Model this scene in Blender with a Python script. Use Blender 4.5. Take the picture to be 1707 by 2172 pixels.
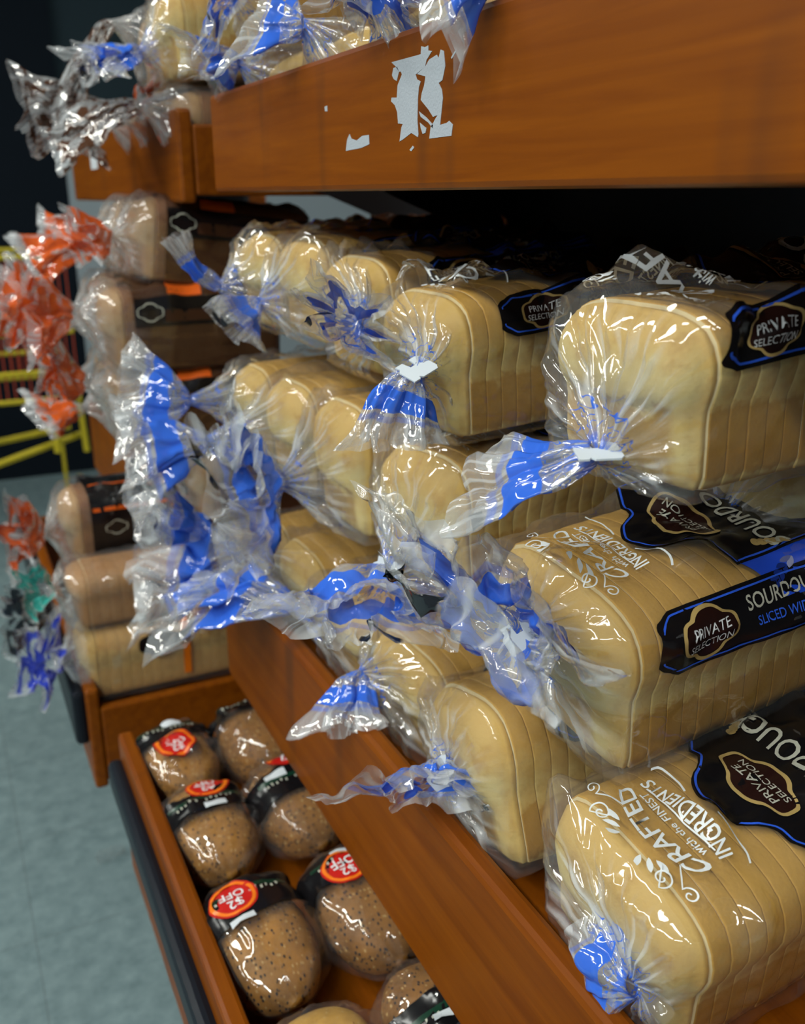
import bpy, bmesh, math, random
import numpy as np
from mathutils import Matrix, Vector, Euler

for o in list(bpy.data.objects):
    bpy.data.objects.remove(o)
scene = bpy.context.scene
COL = scene.collection
R = math.radians

# ------------------------------------------------------------------ camera
EYE = 1.30                      # lens height above the floor; all z below are measured from the lens, then raised
cam_d = bpy.data.cameras.new('camera')
cam = bpy.data.objects.new('camera', cam_d)
COL.objects.link(cam)
scene.camera = cam
cam_d.sensor_fit = 'HORIZONTAL'
cam_d.lens = 18.0
cam_d.sensor_width = 1707 * 18.0 / 1970.0
cam_d.clip_start = 0.02
yaw, pit = R(26.3), R(18.8)
fwd = Vector((math.sin(yaw) * math.cos(pit), math.cos(yaw) * math.cos(pit), -math.sin(pit)))
rgt = Vector((math.cos(yaw), -math.sin(yaw), 0))
upv = rgt.cross(fwd)
mc = Matrix.Identity(4)
for i in range(3):
    mc[i][0], mc[i][1], mc[i][2] = rgt[i], upv[i], -fwd[i]
mc[2][3] = EYE
cam.matrix_world = mc
cam_d.dof.use_dof = True
cam_d.dof.focus_distance = 0.66
cam_d.dof.aperture_fstop = 3.4

# ------------------------------------------------------------------ world, lamps, exposure
scene.view_settings.view_transform = 'Standard'
scene.view_settings.look = 'None'
scene.view_settings.gamma = 1.0
scene.view_settings.use_curve_mapping = False
scene.view_settings.exposure = 0.0
world = bpy.data.worlds.new('store_ambience')
scene.world = world
world.use_nodes = True
world.node_tree.nodes['Background'].inputs[0].default_value = (0.78, 0.88, 0.95, 1)
world.node_tree.nodes['Background'].inputs[1].default_value = 0.13
scene.cycles.use_denoising = True
scene.cycles.use_adaptive_sampling = True
scene.cycles.adaptive_threshold = 0.10
scene.cycles.adaptive_min_samples = 12
scene.cycles.max_bounces = 6
scene.cycles.diffuse_bounces = 2
scene.cycles.glossy_bounces = 2
scene.cycles.transmission_bounces = 4
scene.cycles.transparent_max_bounces = 20
scene.cycles.caustics_reflective = False
scene.cycles.caustics_refractive = False
scene.cycles.sample_clamp_indirect = 4.0
scene.cycles.light_sampling_threshold = 0.03


def strip_lamp(x, y, z, lx, ly, power, col=(0.98, 1.0, 0.93)):
    d = bpy.data.lights.new('ceiling_strip_light', 'AREA')
    d.shape = 'RECTANGLE'
    d.size, d.size_y = lx, ly
    d.energy = power
    d.color = col
    o = bpy.data.objects.new('ceiling_strip_light', d)
    COL.objects.link(o)
    o.location = (x, y, z + EYE)
    return o


for yy in (-2.2, -0.6, 1.0, 2.6):
    strip_lamp(-1.25, yy, 1.75, 0.20, 1.22, 32)
    strip_lamp(-2.9, yy, 1.75, 0.20, 1.22, 32)
for yy in (0.2, 2.2):
    strip_lamp(1.6, yy, 1.75, 0.20, 1.22, 26)

# ------------------------------------------------------------------ node helpers


class NT:
    def __init__(self, name):
        self.m = bpy.data.materials.new(name)
        self.m.use_nodes = True
        self.t = self.m.node_tree
        self.t.nodes.clear()
        self.out = self.t.nodes.new('ShaderNodeOutputMaterial')

    def n(self, kind, **kw):
        nd = self.t.nodes.new('ShaderNode' + kind)
        for k, v in kw.items():
            if k.startswith('i_'):
                key = k[2:]
                key = int(key) if key.isdigit() else key.replace('_', ' ')
                self.set(nd.inputs[key], v)
            else:
                setattr(nd, k, v)
        return nd

    def set(self, sock, v):
        if isinstance(v, bpy.types.NodeSocket):
            self.t.links.new(v, sock)
        elif isinstance(v, bpy.types.Node):
            self.t.links.new(v.outputs[0], sock)
        else:
            if isinstance(v, (tuple, list)) and len(v) == 3 and sock.type == 'RGBA':
                v = (*v, 1)
            sock.default_value = v

    def math(self, op, a, b=None, c=None, clamp=False):
        nd = self.n('Math', operation=op, use_clamp=clamp)
        self.set(nd.inputs[0], a)
        if b is not None:
            self.set(nd.inputs[1], b)
        if c is not None:
            self.set(nd.inputs[2], c)
        return nd.outputs[0]

    def ramp(self, fac, stops, interp='LINEAR'):
        nd = self.n('ValToRGB')
        nd.color_ramp.interpolation = interp
        el = nd.color_ramp.elements
        while len(el) < len(stops):
            el.new(0.5)
        for e, (p, c) in zip(el, stops):
            e.position = p
            e.color = (*c, 1) if len(c) == 3 else c
        self.set(nd.inputs[0], fac)
        return nd.outputs[0]

    def smooth(self, x, a, b):
        nd = self.n('MapRange', interpolation_type='SMOOTHSTEP')
        self.set(nd.inputs[0], x)
        nd.inputs[1].default_value, nd.inputs[2].default_value = a, b
        nd.inputs[3].default_value, nd.inputs[4].default_value = 0, 1
        return nd.outputs[0]

    def mixc(self, fac, a, b, blend='MIX'):
        nd = self.n('Mix', data_type='RGBA', blend_type=blend)
        self.set(nd.inputs[0], fac)
        self.set(nd.inputs[6], a)
        self.set(nd.inputs[7], b)
        return nd.outputs[2]

    def mixs(self, fac, a, b):
        nd = self.n('MixShader')
        self.set(nd.inputs[0], fac)
        self.set(nd.inputs[1], a)
        self.set(nd.inputs[2], b)
        return nd.outputs[0]

    def noise(self, vec, scale, detail=3, rough=.55, dist=0.0, dim='3D'):
        nd = self.n('TexNoise', noise_dimensions=dim)
        if vec is not None:
            self.set(nd.inputs['Vector'], vec)
        nd.inputs['Scale'].default_value = scale
        nd.inputs['Detail'].default_value = detail
        nd.inputs['Roughness'].default_value = rough
        nd.inputs['Distortion'].default_value = dist
        return nd.outputs[0]

    def mapping(self, vec, scale=(1, 1, 1), loc=(0, 0, 0), rot=(0, 0, 0)):
        nd = self.n('Mapping')
        self.set(nd.inputs[0], vec)
        nd.inputs[1].default_value = loc
        nd.inputs[2].default_value = rot
        nd.inputs[3].default_value = scale
        return nd.outputs[0]

    def bump(self, h, strength=.3, dist=.002):
        nd = self.n('Bump')
        nd.inputs['Strength'].default_value = strength
        nd.inputs['Distance'].default_value = dist
        self.set(nd.inputs['Height'], h)
        return nd.outputs[0]

    def principled(self, col, rough=.5, spec=.5, normal=None, **kw):
        nd = self.n('BsdfPrincipled')
        self.set(nd.inputs['Base Color'], col)
        self.set(nd.inputs['Roughness'], rough)
        nd.inputs['Specular IOR Level'].default_value = spec
        if normal is not None:
            self.set(nd.inputs['Normal'], normal)
        for k, v in kw.items():
            self.set(nd.inputs[k.replace('_', ' ')], v)
        return nd.outputs[0]

    def done(self, sh):
        self.t.links.new(sh, self.out.inputs[0])
        return self.m


def obj_coord(t):
    return t.n('TexCoord').outputs['Object']


def plain(name, col, rough=.5, spec=.5, bump=0.0, bscale=200):
    t = NT(name)
    nrm = None
    if bump:
        nrm = t.bump(t.noise(obj_coord(t), bscale), bump, .001)
    return t.done(t.principled(col, rough, spec, nrm))


def wood_mat(name, base=(0.270, 0.072, 0.0010), dark=(0.160, 0.036, 0.0007)):
    t = NT(name)
    oc = obj_coord(t)
    g = t.noise(t.mapping(oc, (30, 1.6, 30)), 2.2, 5, .6, .6)
    fine = t.noise(t.mapping(oc, (220, 6, 220)), 2.0, 3, .6)
    c = t.ramp(g, [(.30, dark), (.72, base)])
    c = t.mixc(t.math('MULTIPLY', fine, .35), c, dark)
    sm = t.noise(t.mapping(oc, (3, 9, 2)), 1.5, 2, .5)
    smu = t.math('MULTIPLY', t.smooth(sm, .60, .78), .55)
    c = t.mixc(smu, c, (.04, .018, .010))
    return t.done(t.principled(c, .42, .22, t.bump(fine, .05, .0008)))


def film_mat(name, ink=None, style=0, haze=.055, bar=False, body_ink=None):
    """thin crinkled wrapping film; ink is the printed colour of the gathered end (uv: u round the bag, v along it, -1 at the neck)"""
    t = NT(name)
    uv = t.n('UVMap').outputs[0]
    sep = t.n('SeparateXYZ')
    t.set(sep.inputs[0], uv)
    u, v = sep.outputs[0], sep.outputs[1]
    lw = t.n('LayerWeight')
    lw.inputs[0].default_value = .5
    fz = lw.outputs['Facing']
    f2 = t.math('MULTIPLY', fz, fz)
    fac = t.math('MULTIPLY_ADD', t.math('MULTIPLY', f2, f2), .42, .075)
    gl = t.n('BsdfGlossy')
    gl.inputs['Color'].default_value = (1, .98, .95, 1)
    gl.inputs['Roughness'].default_value = .065
    tr = t.n('BsdfTransparent')
    tr.inputs[0].default_value = (.985, .985, .985, 1)
    df = t.n('BsdfDiffuse')
    df.inputs[0].default_value = (.80, .83, .86, 1)
    if ink is not None:
        hzf = t.math('MULTIPLY_ADD', t.math('SUBTRACT', 1, t.smooth(v, -1.0, -.1)), .14, haze)
        sn = t.noise(t.mapping(uv, (70, 2.2, 1)), 1.0, 0, .5, 0, '2D')
        st = t.math('MULTIPLY', t.smooth(sn, .52, .80), t.math('SUBTRACT', 1, t.smooth(v, -.35, .0)))
        hzf = t.math('MULTIPLY_ADD', st, .30, hzf)
    else:
        hzf = haze
    body = t.mixs(hzf, tr.outputs[0], df.outputs[0])
    if ink is not None:
        vv = t.math('ADD', v, t.math('MULTIPLY', t.math('SINE', t.math('MULTIPLY', u, 37.7)), .012))

        def band(a, b, w=.006, x=None):
            x = vv if x is None else x
            return t.math('MULTIPLY', t.smooth(x, a - w, a + w), t.math('SUBTRACT', 1, t.smooth(x, b - w, b + w)))
        if style == 0:                               # blue scroll print and a solid band
            b1 = band(-1.62, -1.34)
            nn = t.noise(t.mapping(uv, (26, 8, 1)), 1.0, 1.0, .5, 0, '2D')
            lines = t.math('LESS_THAN', t.math('ABSOLUTE', t.math('SUBTRACT', nn, .5)), .018)
            fl = t.math('MULTIPLY', lines, band(-1.34, -.66, .05, v))
            dense = t.math('MULTIPLY', t.math('LESS_THAN', nn, .50), band(-1.18, -.93, .05, v))
            pale = t.math('MULTIPLY', band(-1.72, -1.66, .006), .35)
            mask = t.math('MAXIMUM', t.math('MAXIMUM', b1, t.math('MULTIPLY', dense, .8)), t.math('MAXIMUM', fl, pale))
        elif style == 1:                             # broad solid colour
            b1 = band(-1.86, -1.22)
            nn = t.noise(t.mapping(uv, (12, 5, 1)), 1.0, 1, .5, 0, '2D')
            mask = t.math('MULTIPLY', b1, t.smooth(nn, .36, .46))
        else:                                        # scattered flecks
            nn = t.noise(t.mapping(uv, (26, 9, 1)), 1.0, 1, .5, 0, '2D')
            mask = t.math('MULTIPLY', t.smooth(nn, .49, .55), band(-1.95, -1.05))
        dI = t.n('BsdfDiffuse')
        t.set(dI.inputs[0], ink)
        tt = t.n('BsdfTransparent')
        tt.inputs[0].default_value = (*[.35 + .65 * c for c in ink], 1)
        inks = t.mixs(.20, dI.outputs[0], tt.outputs[0])
        body = t.mixs(mask, body, inks)
        if bar:
            bm = t.math('MULTIPLY', band(-1.95, -1.84, .003, v), band(.44, .515, .002, u))
            kb = t.n('BsdfDiffuse')
            kb.inputs[0].default_value = (.012, .016, .022, 1)
            body = t.mixs(bm, body, kb.outputs[0])
    if body_ink is not None:
        bI = t.n('BsdfDiffuse')
        t.set(bI.inputs[0], body_ink)
        bm = t.smooth(v, .10, .12)
        body = t.mixs(t.math('MULTIPLY', bm, .88), body, bI.outputs[0])
    return t.done(t.mixs(fac, body, gl.outputs[0]))


def bread_mat(name, pale=(.70, .535, .20), gold=(.58, .325, .058), brown=(.37, .185, .026), crumb=(.78, .65, .37), heel=False):
    t = NT(name)
    oc = obj_coord(t)
    sep = t.n('SeparateXYZ')
    t.set(sep.inputs[0], oc)
    x, y, z = sep.outputs
    ay = t.math('ABSOLUTE', y)
    n1 = t.noise(oc, 45, 3, .6)
    n2 = t.noise(oc, 300, 3, .6)
    n0 = t.noise(t.mapping(oc, (1, 1, 1)), 17, 2, .55)
    info = t.n('ObjectInfo')
    rnd = info.outputs['Random']
    zz = t.math('ADD', z, t.math('ADD', t.math('MULTIPLY', t.math('SUBTRACT', n1, .5), .05), t.math('MULTIPLY', t.math('SUBTRACT', rnd, .5), .006)))
    top = t.smooth(zz, .066, .100)
    c = t.mixc(top, pale, gold)
    # flat pan-baked sides, browner inside a pale rim
    pan = t.math('MULTIPLY', t.smooth(zz, .005, .016), t.math('SUBTRACT', 1, t.smooth(zz, .046, .054)))
    if heel:
        pan = t.math('MULTIPLY', pan, t.math('SUBTRACT', 1, t.smooth(ay, .046, .057)))
        pan = t.math('MULTIPLY', pan, .75)
        top = t.math('MULTIPLY', top, .65)
        c = t.mixc(top, pale, gold)
    else:
        pan = t.math('MULTIPLY', pan, t.smooth(ay, .050, .060))
    c = t.mixc(pan, c, brown)
    c = t.mixc(t.math('SUBTRACT', 1, t.smooth(z, .001, .005)), c, brown)
    c = t.mixc(t.math('MULTIPLY', t.smooth(n1, .52, .75), .45), c, brown)
    c = t.mixc(t.math('MULTIPLY', t.smooth(n0, .46, .66), .55), c, gold)
    if not heel:
        geo = t.n('NewGeometry')
        vt = t.n('VectorTransform', vector_type='NORMAL', convert_from='WORLD', convert_to='OBJECT')
        t.set(vt.inputs[0], geo.outputs['True Normal'])
        s2 = t.n('SeparateXYZ')
        t.set(s2.inputs[0], vt.outputs[0])
        c = t.mixc(t.smooth(t.math('ABSOLUTE', s2.outputs[0]), .955, .985), c, crumb)
    nrm = t.bump(t.math('ADD', t.math('MULTIPLY', n2, .5), n1), .35, .0022)
    return t.done(t.principled(c, .62, .25, nrm, Subsurface_Weight=.0))


def seed_mat(name, base, seed, amount):
    t = NT(name)
    oc = obj_coord(t)
    n1 = t.noise(oc, 38, 3, .6)
    c = t.ramp(n1, [(.3, tuple(v * .55 for v in base)), (.75, base)])
    vo = t.n('TexVoronoi')
    t.set(vo.inputs['Vector'], t.mapping(oc, (1, 1.7, 1)))
    vo.inputs['Scale'].default_value = 150
    sp = t.math('SUBTRACT', 1, t.smooth(vo.outputs['Distance'], .20, .36))
    col_sep = t.n('SeparateXYZ')
    t.set(col_sep.inputs[0], vo.outputs['Color'])
    pick = t.math('LESS_THAN', col_sep.outputs[0], amount)
    light = t.math('MULTIPLY', t.math('GREATER_THAN', col_sep.outputs[0], .72), sp)
    sp = t.math('MULTIPLY', sp, pick)
    c = t.mixc(sp, c, seed)
    c = t.mixc(t.math('MULTIPLY', light, .6), c, (.62, .42, .17))
    return t.done(t.principled(c, .55, .3, t.bump(t.math('ADD', n1, sp), .5, .002)))


def floor_mat():
    t = NT('grey_vinyl_floor')
    oc = obj_coord(t)
    n = t.noise(oc, 24, 6, .7)
    n2 = t.noise(oc, 3.5, 2, .5)
    c = t.ramp(n, [(.32, (.120, .182, .197)), (.68, (.215, .298, .314))])
    c = t.mixc(t.math('MULTIPLY', n2, .25), c, (.10, .13, .14))
    br = t.n('TexBrick')
    br.offset = 0
    t.set(br.inputs[0], t.mapping(oc, (1, 1, 1)))
    br.inputs['Scale'].default_value = 1.0
    br.inputs['Mortar Size'].default_value = .0012
    br.inputs['Brick Width'].default_value = .305
    br.inputs['Row Height'].default_value = .305
    c = t.mixc(t.math('MULTIPLY', br.outputs['Fac'], .45), c, (.07, .085, .09))
    return t.done(t.principled(c, .42, .4))


M = {}
M['wood'] = wood_mat('orange_stained_wood')
M['floor'] = floor_mat()
M['black_metal'] = plain('black_metal', (.012, .013, .015), .45)
M['bumper'] = plain('black_rubber_bumper', (.008, .011, .017), .38, .22)
M['back_panel'] = plain('dark_back_panel', (.030, .034, .042), .5)
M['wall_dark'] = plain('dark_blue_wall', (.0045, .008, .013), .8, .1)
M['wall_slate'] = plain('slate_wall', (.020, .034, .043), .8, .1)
M['wall_lit'] = plain('pale_lit_wall', (.26, .31, .34), .6)
M['ceiling'] = plain('white_ceiling', (.6, .62, .62), .8)
M['paper'] = plain('white_paper', (.62, .66, .70), .75, .2, .4, 400)
M['torn_paper'] = plain('torn_sticker_paper', (.40, .435, .48), .8, .1, .5, 500)
M['film_blue'] = film_mat('clear_film_blue_print', (.045, .175, .84), 0, bar=True)
M['film_orange'] = film_mat('clear_film_orange_print', (.78, .13, .022), 1, .09)
M['film_teal'] = film_mat('clear_film_teal_print', (.05, .42, .37), 1, .09)
M['film_navy'] = film_mat('clear_film_navy_print', (.012, .022, .05), 1, .09)
M['film_royal'] = film_mat('clear_film_royal_print', (.03, .06, .60), 1, .16)
M['film_brown'] = film_mat('clear_film_brown_flecks', (.10, .038, .016), 2, .10)
M['film_wrap'] = film_mat('clear_wrap', None, 0, .03)
M['film_body'] = film_mat('clear_film', None, 0, .05)
M['film_body_brown'] = film_mat('brown_printed_film', None, 0, .05, body_ink=(.070, .028, .012))
M['crust'] = bread_mat('sourdough_crust')
M['heel'] = bread_mat('sourdough_heel', heel=True)
M['wheat'] = bread_mat('wheat_crust', (.30, .145, .055), (.24, .10, .035), (.105, .042, .016), (.45, .26, .12))
M['wheat_heel'] = bread_mat('wheat_heel', (.50, .33, .16), (.40, .22, .09), (.30, .15, .06), heel=True)
M['potato'] = bread_mat('potato_crust', (.66, .45, .16), (.58, .33, .09), (.40, .20, .05))
M['potato_heel'] = bread_mat('potato_heel', (.66, .46, .17), (.58, .34, .09), (.42, .22, .05), heel=True)
M['tan'] = bread_mat('tan_crust', (.42, .23, .09), (.36, .17, .055), (.26, .11, .03))
M['tan_heel'] = bread_mat('tan_heel', (.46, .26, .11), (.38, .18, .06), (.30, .13, .04), heel=True)
M['seed_brown'] = seed_mat('seeded_crust', (.44, .20, .035), (.020, .012, .008), .62)
M['seed_dark'] = seed_mat('dark_seeded_crust', (.34, .145, .026), (.016, .010, .007), .70)
M['seed_gold'] = seed_mat('golden_crust', (.70, .40, .08), (.45, .22, .04), .1)
M['ink_black'] = plain('black_ink', (.0065, .006, .007), .22, .5)
M['ink_blue'] = plain('blue_ink', (.030, .115, .72), .25, .5)
M['ink_field'] = plain('blue_field_ink', (.018, .075, .62), .25, .5)
M['ink_navy'] = plain('navy_ink', (.010, .030, .22), .3, .5)
M['ink_gold'] = plain('gold_ink', (.47, .33, .12), .3, .5)
M['ink_maroon'] = plain('maroon_ink', (.022, .0075, .006), .25, .5)
M['ink_white'] = plain('white_ink', (.80, .84, .86), .35, .5)
M['ink_silver'] = plain('silver_ink', (.50, .50, .42), .3, .5)
M['ink_orange'] = plain('orange_ink', (.80, .13, .012), .3, .5)
M['ink_brown'] = plain('brown_ink', (.050, .018, .008), .3, .5)
M['ink_green'] = plain('green_ink', (.004, .035, .018), .3, .5)
M['sticker_red'] = plain('red_sticker', (.56, .014, .010), .3, .5)
M['sticker_orange'] = plain('orange_sticker', (.86, .20, .012), .3, .5)
M['clip'] = plain('white_plastic_clip', (.72, .79, .86), .35, .5)
M['cart_yellow'] = plain('yellow_coated_wire', (.46, .37, .010), .4, .5)
M['cart_red'] = plain('red_plastic', (.30, .035, .012), .4, .5)

# ------------------------------------------------------------------ mesh helpers


def new_obj(name, me, mat, parent=None, loc=None, rot=None, smooth=False):
    o = bpy.data.objects.new(name, me)
    COL.objects.link(o)
    if mat is not None and len(me.materials) == 0:
        me.materials.append(M[mat] if isinstance(mat, str) else mat)
    if parent is not None:
        o.parent = parent
    if loc is not None:
        o.location = loc
    if rot is not None:
        o.rotation_euler = rot
    if smooth:
        me.polygons.foreach_set('use_smooth', np.ones(len(me.polygons), bool))
    return o


def tag(o, label, cat, group=None):
    o['label'] = label
    o['category'] = cat
    if group:
        o['group'] = group
    return o


def empty(name, loc, rot=(0, 0, 0)):
    o = bpy.data.objects.new(name, None)
    COL.objects.link(o)
    o.location = loc
    o.rotation_euler = rot
    o.empty_display_size = .05
    return o


def pydata(name, V, F):
    me = bpy.data.meshes.new(name)
    me.from_pydata([tuple(map(float, v)) for v in V], [], [tuple(map(int, f)) for f in F])
    me.update()
    return me


def box_mesh(name, lo, hi, bevel=.003, seg=2):
    bm = bmesh.new()
    bmesh.ops.create_cube(bm, size=1)
    for v in bm.verts:
        for i in range(3):
            v.co[i] = lo[i] if v.co[i] < 0 else hi[i]
    if bevel:
        bmesh.ops.bevel(bm, geom=list(bm.edges), offset=bevel, segments=seg, affect='EDGES', profile=.5)
    me = bpy.data.meshes.new(name)
    bm.to_mesh(me)
    bm.free()
    return me


def prism_mesh(name, poly, axis, a, b, bevel=0.0):
    """polygon in the two axes other than `axis`, extruded from a to b along it"""
    bm = bmesh.new()
    oth = [i for i in range(3) if i != axis]
    vs = []
    for p in poly:
        co = [0, 0, 0]
        co[oth[0]], co[oth[1]], co[axis] = p[0], p[1], a
        vs.append(bm.verts.new(co))
    f = bm.faces.new(vs)
    r = bmesh.ops.extrude_face_region(bm, geom=[f])
    for g in r['geom']:
        if isinstance(g, bmesh.types.BMVert):
            g.co[axis] = b
    bmesh.ops.recalc_face_normals(bm, faces=list(bm.faces))
    if bevel:
        bmesh.ops.bevel(bm, geom=list(bm.edges), offset=bevel, segments=2, affect='EDGES')
    me = bpy.data.meshes.new(name)
    bm.to_mesh(me)
    bm.free()
    return me


def tube_mesh(name, paths, r, n=6):
    V, F = [], []
    for pts in paths:
        pts = [Vector(p) for p in pts]
        base = len(V)
        for i, p in enumerate(pts):
            t = (pts[min(i + 1, len(pts) - 1)] - pts[max(i - 1, 0)]).normalized()
            a = t.orthogonal().normalized() if i == 0 else (a - t * a.dot(t)).normalized()
            b = t.cross(a)
            for k in range(n):
                w = 2 * math.pi * k / n
                V.append(p + (a * math.cos(w) + b * math.sin(w)) * r)
        for i in range(len(pts) - 1):
            for k in range(n):
                k2 = (k + 1) % n
                F.append((base + i * n + k, base + i * n + k2, base + (i + 1) * n + k2, base + (i + 1) * n + k))
        F.append(tuple(base + k for k in range(n))[::-1])
        F.append(tuple(base + (len(pts) - 1) * n + k for k in range(n)))
    return pydata(name, V, F)


def tri(x):
    return 4 * np.abs(x - np.floor(x + .5)) - 1


def crumple(P, seed, freq, n=7):
    """faceted folds: sum of triangle waves along random directions, about -1..1"""
    rng = np.random.default_rng(seed)
    out = np.zeros(P.shape[:-1])
    tot = 0
    for i in range(n):
        k = rng.normal(size=3)
        k /= np.linalg.norm(k)
        f = freq * (.7 + 1.6 * rng.random())
        a = freq / f
        out += a * tri(P @ k * f + rng.random())
        tot += a
    return out / tot * 1.8


def closed_spline(pts, n):
    """Catmull-Rom through a closed list of points, resampled to n equal steps (n + 1 points, last = first)"""
    pts = np.array(pts, float)
    m = len(pts)
    out = []
    for i in range(m):
        p0, p1, p2, p3 = pts[i - 1], pts[i], pts[(i + 1) % m], pts[(i + 2) % m]
        for t in np.linspace(0, 1, 16, endpoint=False):
            out.append(.5 * ((2 * p1) + (p2 - p0) * t + (2 * p0 - 5 * p1 + 4 * p2 - p3) * t * t + (3 * p1 - p0 - 3 * p2 + p3) * t ** 3))
    out.append(out[0])
    out = np.array(out)
    d = np.r_[0, np.cumsum(np.linalg.norm(np.diff(out, axis=0), axis=1))]
    s = np.linspace(0, d[-1], n + 1)
    return np.c_[np.interp(s, d, out[:, 0]), np.interp(s, d, out[:, 1])], d[-1]


# half outline of a slice, bottom centre first, in units of half width and height
def slice_outline(W, H, n, fat=0.0, kind='pan'):
    w = W / 2
    if kind == 'pan':
        half = [(.0, 0), (.5, .0), (.82, .008), (.90, .05), (.91, .25), (.91, .46), (.95, .54), (1.0, .66), (.97, .80), (.84, .92), (.55, .985), (.25, 1.0)]
    elif kind == 'bag':
        half = [(.0, 0), (.5, .0), (.82, .005), (.93, .06), (.96, .25), (.985, .46), (1.0, .62), (.98, .79), (.85, .925), (.55, .99), (.25, 1.0)]
    else:
        half = [(.0, 0), (.45, .0), (.78, .05), (.95, .25), (1.0, .48), (.93, .72), (.74, .90), (.40, .985), (.2, 1.0)]
    pts = [(-a * (w + fat), b * (H + 2 * fat) - fat) for a, b in half] + [(0, H + fat)] + [(a * (w + fat), b * (H + 2 * fat) - fat) for a, b in reversed(half[1:])]
    return closed_spline(pts, n)


SLICE_CACHE = {}


def slice_mesh(W, H, t, heel, mat):
    key = (round(W, 3), round(H, 3), round(t, 4), heel, mat)
    if key in SLICE_CACHE:
        return SLICE_CACHE[key]
    N = 44
    P, _ = slice_outline(W, H, N)
    P = P[:-1]
    c = np.array([0, H * .46])
    rings = []

    def ring(x, s, dome=0.0):
        q = c + (P - c) * s
        xx = np.full(N, x)
        if dome:
            xx = xx - dome * (.15 + .85 * np.clip((q[:, 1] - .048) / .012, 0, 1))
        rings.append(np.c_[xx, q])
    if heel:
        for s, x, d in ((.12, 0, .012), (.45, 0, .0115), (.70, .0005, .0095), (.86, .002, .0055), (.945, .005, .001), (.985, .010, 0), (1.0, t * .7, 0), (.995, t - .0008, 0), (.97, t, 0), (.5, t, 0)):
            ring(x, s, d)
    else:
        for s, x in ((.5, 0), (.988, 0), (.998, .0003), (1.0, .0012), (1.0, t - .0012), (.998, t - .0003), (.988, t), (.5, t)):
            ring(x, s)
    V = np.concatenate(rings)
    F = []
    for i in range(len(rings) - 1):
        for k in range(N):
            k2 = (k + 1) % N
            F.append((i * N + k, (i + 1) * N + k, (i + 1) * N + k2, i * N + k2))
    F.append(tuple(range(N)))
    e = (len(rings) - 1) * N
    F.append(tuple(e + k for k in reversed(range(N))))
    me = pydata('slice', V, F)
    me.polygons.foreach_set('use_smooth', np.ones(len(me.polygons), bool))
    me.materials.append(M[mat])
    SLICE_CACHE[key] = me
    return me


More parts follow.
